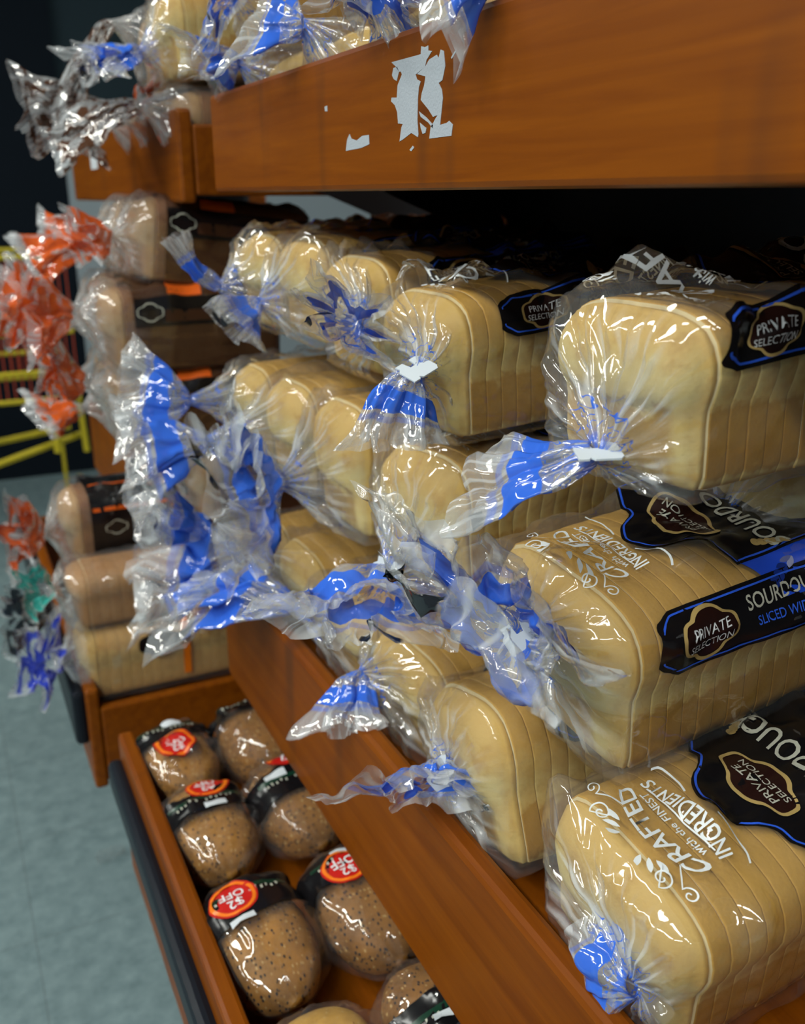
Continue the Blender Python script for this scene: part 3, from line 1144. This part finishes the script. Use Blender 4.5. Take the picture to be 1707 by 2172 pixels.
sd('bagged sourdough loaf fourth in the upper layer, short blue tail hanging down', (.385, 1.040, -.160), yaw=-2, pitch=3, seed=14, L=.24,
   neck=(.345, 1.080, -.120), tail=(.300, 1.049, -.142), tail_r=.024, fan=1.0, loose=.012, prints='small', ns=72)
sd('bagged sourdough loaf at the far end of the upper layer, blue tail pointing up', (.375, 1.170, -.160), yaw=3, pitch=3, seed=15, W=.120, L=.24,
   neck=(.318, 1.150, -.107), tail=(.270, 1.165, -.045), tail_r=.022, fan=.4, loose=.012, prints='small', ns=72)
# ---- second layer
sd('largest bagged sourdough loaf, whole black label in view, wide blue tail across its front', (.385, .515, -.388), yaw=0, pitch=7, roll=5, seed=21, W=.168, H=.134, L=.28,
   neck=(.345, .503, -.300), tail=(.283, .470, -.232), tail_r=.074, fan=.15, flat=.30, loose=.013, prints=dict(s_mid=.098, dx=-.012, ldx=-.028), clip=.6)
sd('bagged sourdough loaf below the twisted blue tail, white clip at its neck', (.380, .728, -.345), yaw=3, pitch=3, roll=-4, seed=22, W=.150, H=.124,
   neck=(.335, .710, -.326), tail=(.275, .632, -.334), tail_r=.056, fan=.15, flat=.35, loose=.014, prints=dict(side=False), clip=-.3)
sd('bagged sourdough loaf in the middle with blue floral fan on its front face', (.372, .905, -.348), yaw=-3, pitch=2, roll=-3, seed=23, W=.152, H=.140,
   neck=(.325, .975, -.312), tail=(.255, .930, -.292), tail_r=.070, fan=1.35, flat=.45, loose=.012, prints=dict(side=False, lettering=False))
sd('bagged sourdough loaf behind the floral one, clear tail spreading toward the aisle', (.365, 1.050, -.335), yaw=2, pitch=2, seed=24, W=.13, H=.125,
   neck=(.275, 1.090, -.282), tail=(.175, 1.105, -.295), tail_r=.054, fan=.8, loose=.012, ns=72)
sd('bagged sourdough loaf last in the second layer, blue tail near the brown loaves', (.355, 1.170, -.325), yaw=0, pitch=2, seed=25, W=.115,
   neck=(.268, 1.134, -.240), tail=(.190, 1.160, -.230), tail_r=.046, fan=1.1, loose=.012, ns=72)
sd('bagged sourdough loaf wedged behind the largest one, only a pale strip showing', (.560, .520, -.288), yaw=0, pitch=3, seed=26, H=.112, W=.142, L=.17,
   neck=(.535, .520, -.250), tail=(.525, .535, -.238), tail_r=.010, flat=.5, loose=.002, ns=72)
# ---- bottom layer
sd('bagged sourdough loaf lying lowest at the near end, white lettering on top', (.360, .402, -.527), yaw=0, pitch=6, roll=8, seed=31, W=.152, H=.124, L=.28,
   neck=(.336, .345, -.470), tail=(.337, .392, -.485), tail_r=.034, fan=.5, flat=.4, loose=.010, prints=dict(dx=-.01, side=False))
sd('pale bagged sourdough loaf leaning behind the lip of the lower board', (.356, .572, -.532), yaw=-6, pitch=4, roll=-18, seed=32, W=.160, H=.135,
   neck=(.332, .592, -.465), tail=(.302, .555, -.452), tail_r=.052, fan=.05, flat=.25, loose=.010, prints=dict(side=True, top=False, lettering=False, small=True), clip=.8)
sd('bagged sourdough loaf in the bottom layer, clear tail folded over the lower board', (.375, .748, -.540), yaw=2, pitch=4, seed=33,
   neck=(.338, .775, -.462), tail=(.302, .735, -.500), tail_r=.030, fan=.2, loose=.012, prints=dict(top=False, lettering=False, small=True))
sd('bagged sourdough loaf in the bottom layer, tail with grey bar lying over the board', (.375, .900, -.540), yaw=0, pitch=4, seed=34,
   neck=(.330, .950, -.460), tail=(.245, 1.085, -.495), tail_r=.054, fan=.3, loose=.012, ns=72, mid=(.28, 1.02, -.445))
sd('bagged sourdough loaf in the bottom layer, large clear tail with blue band over the board', (.375, 1.050, -.540), yaw=0, pitch=4, seed=35,
   neck=(.325, 1.130, -.450), tail=(.195, 1.185, -.460), tail_r=.068, fan=.9, loose=.012, ns=72)
sd('bagged sourdough loaf at the far end of the bottom layer, tail against the board end', (.375, 1.160, -.540), yaw=0, pitch=4, seed=36, W=.095,
   neck=(.280, 1.148, -.420), tail=(.215, 1.140, -.364), tail_r=.040, fan=.5, loose=.010, ns=72)

# ---- top shelf of the near rack
tops = [(.56, .034, 41, (.342, .540, .142), (.316, .585, .132), .034, 'bagged sourdough loaf on the top shelf, near tail draped over the board edge'),
        (.74, .034, 42, (.342, .750, .155), (.318, .765, .145), .056, 'bagged sourdough loaf on the top shelf, wide deep blue tail'),
        (.90, .034, 43, (.342, .895, .148), (.314, .935, .150), .036, 'bagged sourdough loaf on the top shelf, third blue tail along the board'),
        (1.06, .034, 44, (.342, 1.10, .142), (.300, 1.135, .138), .038, 'bagged sourdough loaf on the top shelf at the far end of the board')]
for i, (y, z, s, nk, tl, tr, lab) in enumerate(tops):
    sd(lab, (.385, y, z), G_TOP, pitch=2, seed=s, neck=nk, tail=tl, tail_r=tr, loose=.012, ns=72)
sd('bagged sourdough loaf on top of the pile, small black label at picture top', (.372, 1.10, .160), G_TOP, pitch=3, yaw=3, seed=45, neck=(.325, 1.06, .20), tail=(.295, 1.00, .175), tail_r=.034, prints=dict(small=True, lettering=False, ldx=-.03), ns=72)
sd('bagged sourdough loaf on top of the pile, blue tail over the sticker board', (.400, .78, .160), G_TOP, pitch=3, yaw=3, seed=47, neck=(.345, .73, .175), tail=(.315, .68, .140), tail_r=.05, ns=72)
sd('bagged sourdough loaf on the far rack top shelf, blue tail against the grey wall', (.35, 1.46, .155), G_TOP, pitch=3, seed=46, neck=(.30, 1.41, .185), tail=(.225, 1.39, .165), tail_r=.046, ns=72, W=.13)


# ================================================================== brown loaves of the far rack
def wheat_prints(bag, parent):
    L = bag.L
    add_print('side_label', grid_print(bag, .03, L - .004, .066, .106, 20, 7, .0011), 'ink_black', parent)
    add_print('label_panel', grid_print(bag, .075, .145, .084, .100, 6, 4, .0015), 'ink_brown', parent)
    add_print('label_emblem', plaque_rim(bag, .053, .086, .019, 'side', .0016), 'ink_silver', parent)
    add_print('orange_square', grid_print(bag, .080, .132, .040, .064, 6, 6, .0011), 'ink_orange', parent)
    add_print('crest_panel', grid_print(bag, .075, L - .004, -.045, .036, 16, 10, .0009), 'ink_black', parent)


def stripe_prints(bag, parent):
    L = bag.L
    add_print('black_wrapper', grid_print(bag, .03, L - .004, -.13, .15, 16, 30, .0009), 'ink_black', parent)
    add_print('orange_stripes', join_prints([grid_print(bag, .034, L - .004, a, a + .006, 16, 3, .0013) for a in (-.04, .02, .075)]), 'ink_orange', parent)
    add_print('emblem', plaque_rim(bag, .07, .11, .018, 'side', .0015), 'ink_silver', parent)


def oval_prints(bag, parent):
    add_print('oval_label', plaque_fill(bag, .115, .085, .036, 'side', .0012), 'ink_black', parent)
    add_print('orange_band', grid_print(bag, .150, .162, -.05, .15, 4, 20, .0012), 'sticker_orange', parent)


G_W = 'brown loaves with orange tails on the far rack'


def wh(label, loc, **kw):
    a = dict(film='film_orange', body='film_body_brown', crust='wheat', heel='wheat_heel', W=.118, H=.122, L=.25, ns=64, loose=.008, thick=.0165)
    a.update(kw)
    return loaf('wheat_loaf', label, 'bread loaf', G_W, loc, **a)


wh('brown wheat loaf with black label and orange square on the far rack', (.232, 1.485, -.252), seed=51, prints=wheat_prints, neck=(.190, 1.465, -.165), tail=(.105, 1.43, -.150), tail_r=.050, fan=1.4, flat=.6)
wh('brown wheat loaf in the far rack upper row, orange tail lifted highest', (.285, 1.50, -.120), pitch=-6, seed=52, prints=wheat_prints, neck=(.255, 1.50, -.057), tail=(.195, 1.48, -.058), tail_r=.045, fan=.3, flat=.6)
wh('brown wheat loaf under the labelled one, orange tail above the wooden board', (.240, 1.49, -.380), seed=53, prints=wheat_prints, neck=(.190, 1.46, -.27), tail=(.132, 1.43, -.238), tail_r=.040, fan=.8, flat=.6)
wh('brown wheat loaf second along the far rack, orange tail at its left', (.250, 1.625, -.252), seed=54, neck=(.20, 1.62, -.20), tail=(.075, 1.60, -.150), tail_r=.045, fan=.9)
wh('brown wheat loaf second along the far rack upper row', (.290, 1.64, -.125), pitch=-6, seed=55, neck=(.24, 1.63, -.07), tail=(.140, 1.64, -.110), tail_r=.040, fan=1.1)
wh('brown wheat loaf second along the far rack lower row', (.250, 1.63, -.380), seed=56, neck=(.20, 1.62, -.34), tail=(.125, 1.60, -.345), tail_r=.036, fan=.4)
wh('brown wheat loaf third along the far rack upper row', (.30, 1.78, -.125), pitch=-6, seed=57, neck=(.25, 1.78, -.07), tail=(.18, 1.78, -.06), tail_r=.04)
wh('brown wheat loaf third along the far rack, clear tail showing beyond the orange ones', (.26, 1.765, -.252), seed=58, neck=(.21, 1.76, -.20), tail=(.10, 1.76, -.155), tail_r=.04)
for k, (yy, wd) in enumerate(((1.49, 'nearest'), (1.63, 'second'), (1.77, 'third'))):
    wh('brown wheat loaf on the far middle shelf, %s along behind its board' % wd, (.345, yy, -.516), seed=60 + k, W=.116, H=.124, neck=(.315, yy, -.445), tail=(.290, yy, -.425), tail_r=.02, nslices=10)
wh('brown wheat loaf third along the far rack lower row', (.26, 1.77, -.380), seed=64, neck=(.21, 1.77, -.32), tail=(.15, 1.77, -.30), tail_r=.03, nslices=10)

# ---- bottom tier of the far rack
loaf('potato_loaf', 'yellow loaf with black oval label at the near corner of the far bottom shelf', 'bread loaf', None, (.138, 1.470, -.778), L=.25, W=.120, H=.118, seed=71, film='film_royal', crust='potato', heel='potato_heel',
     neck=(.100, 1.450, -.712), tail=(.068, 1.42, -.685), tail_r=.045, fan=1.3, flat=.7, loose=.007, ns=64, prints=oval_prints, thick=.0165)
loaf('oat_loaf', 'tan round-topped loaf on top of the yellow one, teal tail', 'bread loaf', None, (.135, 1.475, -.654), L=.25, W=.112, H=.092, seed=72, film='film_teal', crust='tan', heel='tan_heel',
     neck=(.100, 1.46, -.590), tail=(.072, 1.43, -.570), tail_r=.038, fan=.8, flat=.6, loose=.007, ns=64, thick=.0165)
loaf('rye_loaf', 'dark loaf behind the tan one with a navy tail hanging toward the floor', 'bread loaf', None, (.165, 1.605, -.778), L=.25, W=.118, H=.12, seed=73, film='film_navy', crust='wheat', heel='wheat_heel',
     neck=(.12, 1.60, -.69), tail=(.040, 1.50, -.640), tail_r=.040, fan=1.2, flat=.6, loose=.007, ns=64, thick=.0165)
loaf('wheat_loaf', 'loaf in black wrapper with thin orange stripes on the far bottom shelf', 'bread loaf', None, (.150, 1.600, -.590), yaw=2, L=.25, W=.118, H=.120, seed=74, film='film_orange', crust='wheat', heel='wheat_heel',
     neck=(.11, 1.575, -.535), tail=(.060, 1.52, -.510), tail_r=.045, fan=1.4, flat=.5, loose=.007, ns=64, prints=stripe_prints, thick=.0165)

# ---- top tier of the far rack: small brown-flecked bags
for k, (yy, zz, tl, fm, lab) in enumerate((
        (1.47, .036, (.185, 1.50, .072), 'film_brown', 'brown-flecked bag tail hanging over the far top board, lowest of its heap'),
        (1.62, .036, (.150, 1.52, .112), 'film_brown', 'brown-flecked bag tail furthest out over the aisle'),
        (1.62, .160, (.215, 1.50, .130), 'film_brown', 'brown-flecked bag topmost of the heap on the far top board'),
        (1.76, .036, (.225, 1.60, .090), 'film_brown', 'brown-flecked bag tail deep in the heap on the far top board'))):
    loaf('dark_loaf', lab, 'bread loaf', 'brown-flecked bags on the far top shelf', (.36, yy, zz), L=.22, W=.125, H=.11, seed=80 + k, film=fm, crust='wheat', heel='wheat_heel',
         neck=(.30, yy - .03, zz + .085), tail=tl, tail_r=.036, loose=.008, ns=64, thick=.02)
loaf('wheat_loaf', 'loaf with orange tail lying over the far top board', 'bread loaf', None, (.375, 1.88, .036), L=.22, W=.118, H=.11, seed=85, film='film_orange', crust='wheat', heel='wheat_heel',
     neck=(.345, 1.60, .140), tail=(.318, 1.48, .136), tail_r=.030, loose=.008, ns=64, thick=.02)


# ================================================================== film-wrapped seeded loaves in the bottom tray
class Wrap(Bag):
    def __init__(s, L, W, H, seed, ns=72, nb=44):
        rng = np.random.default_rng(seed)
        s.L, s.W, s.H, s.ns, s.nb = L - .012, W, H, ns, nb
        prof, s.per = slice_outline(W, H, ns, .003, 'round')
        s.ang = np.linspace(0, 1, ns + 1)
        c = np.array([0, H * .45])
        dirv = prof - c
        rad = np.linalg.norm(dirv, axis=1)
        dirn = dirv / rad[:, None]
        rings, vs = [], []
        for x in np.linspace(L, 0, nb):
            t = abs(2 * x / L - 1)
            f = (1 - t ** 3.2 * .86)
            p3 = np.c_[np.full(ns + 1, x), prof]
            off = .001 + .007 * np.clip(crumple(p3, seed + 1, 20, 5), 0, 2) + .0010 * (crumple(p3, seed + 2, 70, 5) + .6)
            rings.append(np.c_[np.full(ns + 1, x), c + dirn * (rad * f + off)[:, None]])
            vs.append(x / L)
        s.G, s.v = np.array(rings), np.array(vs)


def bun_mesh(L, W, H, seed, nx=30, ns=40):
    prof, _ = slice_outline(W, H, ns, 0, 'round')
    prof = prof[:-1]
    c = np.array([0, H * .42])
    V = []
    for i in range(nx):
        x = L * (.5 - .5 * math.cos(math.pi * i / (nx - 1)))
        t = abs(2 * x / L - 1)
        f = max(.02, (1 - t ** 2.9)) ** .52
        q = c + (prof - c) * f
        p3 = np.c_[np.full(ns, x), q]
        q = c + (q - c) * (1 + .035 * crumple(p3, seed, 14, 5))[:, None]
        V.append(np.c_[np.full(ns, x), q])
    V = np.concatenate(V)
    F = [(i * ns + k, (i + 1) * ns + k, (i + 1) * ns + (k + 1) % ns, i * ns + (k + 1) % ns) for i in range(nx - 1) for k in range(ns)]
    F += [tuple(range(ns)), tuple((nx - 1) * ns + k for k in reversed(range(ns)))]
    me = pydata('bread', V, F)
    me.polygons.foreach_set('use_smooth', np.ones(len(me.polygons), bool))
    return me


def disc(n=40):
    a = np.linspace(0, 2 * np.pi, n, endpoint=False)
    return np.c_[np.cos(a), np.sin(a)]


def disc_print(bag, x0, a0, r0, r1, off, n=40):
    D = disc(n)
    if r0 == 0:
        V2 = np.vstack([[[0, 0]], D * r1 * .5, D * r1])
        F = [(0, 1 + k, 1 + (k + 1) % n) for k in range(n)] + [(1 + k, 1 + n + k, 1 + n + (k + 1) % n, 1 + (k + 1) % n) for k in range(n)]
    else:
        V2 = np.vstack([D * r0, D * r1])
        F = [(k, n + k, n + (k + 1) % n, (k + 1) % n) for k in range(n)]
    return bag.surf(x0 + V2[:, 0], a0 + V2[:, 1], off), F


def pack(label, px, yaw, seed, mat='seed_brown', L=.178, W=.108, H=.075, lab=None, sticker=None, tag_at=None, pitch=0, roll=0):
    """px: bottom middle of the end nearer the camera; lab: (x0, x1) of the black label along the loaf; sticker: (x, arc)"""
    root = empty('wrapped_seed_loaf', (px[0], px[1], px[2] + EYE), (R(roll), R(-pitch), R(90 + yaw)))
    tag(root, label, 'bread loaf', 'film-wrapped loaves in the bottom tray')
    b = Wrap(L, W, H, seed)
    new_obj('bread', bun_mesh(L - .012, W - .006, H - .004, seed), mat, root, (.006, 0, .001))
    w = new_obj('film_wrap', b.mesh('film_wrap'), None, root)
    if lab:
        x0, x1 = lab

        def shp(u, v):
            return x0 + (x1 - x0) * u + .006 * (v - .5), -.075 + .150 * v
        add_print('black_label', grid_print(b, 0, 0, 0, 0, 10, 30, .0012, shp), 'ink_black', w)
        m = (x0 + x1) / 2
        bars = [ribbon_print(b, np.c_[np.full(3, m + .002 * (i % 2)) + np.array([-.0022, 0, .0022]), np.full(3, -.035 + .006 * i)], .0022, .0018) for i in range(12) if i != 5]
        add_print('small_print', join_prints(bars), 'ink_silver', w)
        add_print('green_band', grid_print(b, m + .004, m + .010, -.045, .045, 3, 14, .0015), 'ink_green', w)
    if sticker:
        x, a = sticker
        r = .0255
        add_print('discount_sticker', disc_print(b, x, a, 0, r, .0022), 'sticker_red', w, 'round red discount sticker')
        add_print('sticker_ring', disc_print(b, x, a, r * .78, r * .92, .0026), 'sticker_orange', w)
        # reads from the far side: top towards the camera (-x), reading towards the aisle
        V, F = join_prints([text2(b, '$2', x - .0085, a, .0165, .0029), text2(b, 'OFF', x + .0055, a, .0155, .0029)])
        add_print('sticker_words', (V, F), 'ink_white', w)
    if tag_at:
        x, a = tag_at
        add_print('price_tag', grid_print(b, x - .005, x + .005, a - .013, a + .013, 4, 6, .0024), 'paper', w, 'white price tag')
    return root


def text2(b, txt, x0, a0, size, off):
    V, F = glyphs(txt, .012)
    return b.surf(x0 - V[:, 1] * size, a0 - V[:, 0] * size, off), F


pack('seeded loaf in film at the far front corner of the tray, sticker below its label', (.218, 1.060, -.790), 3, 91, L=.165, lab=(.085, .130), sticker=(.064, -.004), tag_at=(.118, .004))
pack('seeded loaf in film, second in the front row, sticker above its label', (.220, .888, -.790), 4, 92, lab=(.075, .115), sticker=(.126, .010), tag_at=(.082, .008))
pack('seeded loaf in film, third in the front row, sticker amid a skewed label', (.224, .682, -.790), 5, 93, L=.190, lab=(.090, .155), sticker=(.122, -.018), tag_at=(.088, -.020))
pack('smooth golden loaf in film nearest in the front row', (.230, .505, -.792), 3, 94, 'seed_gold', L=.165, lab=(.03, .070))
pack('seeded loaf in film, far end of the back row beside the wooden board', (.330, 1.055, -.782), 2, 95, 'seed_dark', L=.165, lab=(.105, .150), tag_at=None)
pack('seeded loaf in film, second in the back row, label across its middle', (.332, .880, -.782), 4, 96, 'seed_dark', lab=(.065, .115), sticker=(.138, .006), tag_at=(.103, -.020))
pack('seeded loaf in film, third in the back row, sticker half under the board', (.338, .675, -.782), 5, 97, 'seed_dark', L=.185, lab=(.100, .150), sticker=(.113, -.010), tag_at=(.140, -.002))
pack('dark seeded loaf in film nearest in the back row, black label at its end', (.340, .485, -.782), 3, 98, 'seed_dark', L=.185, lab=(.055, .110), tag_at=(.080, -.010))

# ================================================================== shopping cart
cart = empty('shopping_cart', (.20, 3.75, 0))
tag(cart, 'yellow wire shopping cart standing in front of the dark wall', 'shopping cart')


def cpath(nm, paths, r, mat):
    return new_obj(nm, tube_mesh(nm, [[(p[0] - .20, p[1] - 3.75, p[2] + EYE) for p in q] for q in paths], r), mat, cart)


x0, x1, ya, yb = -.38, .43, 3.55, 4.05
for z in (-.20, -.46, -.60, -.70):
    cpath('basket_rail', [[(x0, ya, z), (x1, ya, z), (x1, yb, z), (x0, yb, z), (x0, ya, z)]], .010, 'cart_yellow')
w = cpath('basket_wires', [[(x0 + i * .027, ya, -.20), (x0 + i * .027, ya, -.70)] for i in range(31)] + [[(x0 + i * .027, yb, -.20), (x0 + i * .027, yb, -.70)] for i in range(31)], .003, 'cart_red')
w['kind'] = 'stuff'
cpath('frame_leg', [[(.35, ya, -.70), (.33, ya, -.90)]], .012, 'cart_yellow')
cpath('frame_leg', [[(.43, ya + .05, -.70), (.44, ya + .05, -.92)]], .012, 'cart_yellow')
cpath('frame_leg', [[(-.30, ya, -.70), (-.30, ya, -1.05)]], .012, 'cart_yellow')
cpath('lower_rail', [[(-.34, ya - .18, -1.00), (.44, ya + .1, -.86)]], .014, 'cart_yellow')
cpath('lower_rail', [[(-.34, yb, -1.02), (.44, yb, -.92)]], .014, 'cart_yellow')
cpath('handle', [[(x0 - .06, ya, -.14), (x0 - .06, yb, -.14)]], .014, 'cart_red')
for wx, wy in ((-.30, ya), (.40, ya), (-.30, yb), (.40, yb)):
    wl = new_obj('wheel', prism_mesh('wheel', [(.055 * math.cos(k * math.pi / 10), .055 * math.sin(k * math.pi / 10) + .057) for k in range(20)], 1, -.012, .012, .003), 'black_metal', cart, (wx - .2, wy - 3.75, 0))
    new_obj('caster_fork', tube_mesh('caster_fork', [[(0, .018, .057), (0, .018, .30)]], .008), 'cart_yellow', wl)

# scrap of film on the floor
rng = np.random.default_rng(5)
n = 9
gx, gy = np.meshgrid(np.linspace(-.03, .03, n), np.linspace(-.02, .02, n), indexing='ij')
P3 = np.stack([gx, gy, np.zeros_like(gx)], -1)
gz = .006 + .006 * crumple(P3, 4, 40, 5)
V = np.stack([gx, gy, np.maximum(gz, .001)], -1).reshape(-1, 3)
F = [(i * n + j, (i + 1) * n + j, (i + 1) * n + j + 1, i * n + j + 1) for i in range(n - 1) for j in range(n - 1)]
sc = new_obj('film_scrap', pydata('film_scrap', V, F), 'film_wrap', None, (.165, 1.70, 0), smooth=True)
tag(sc, 'crumpled scrap of clear film on the grey floor', 'litter')
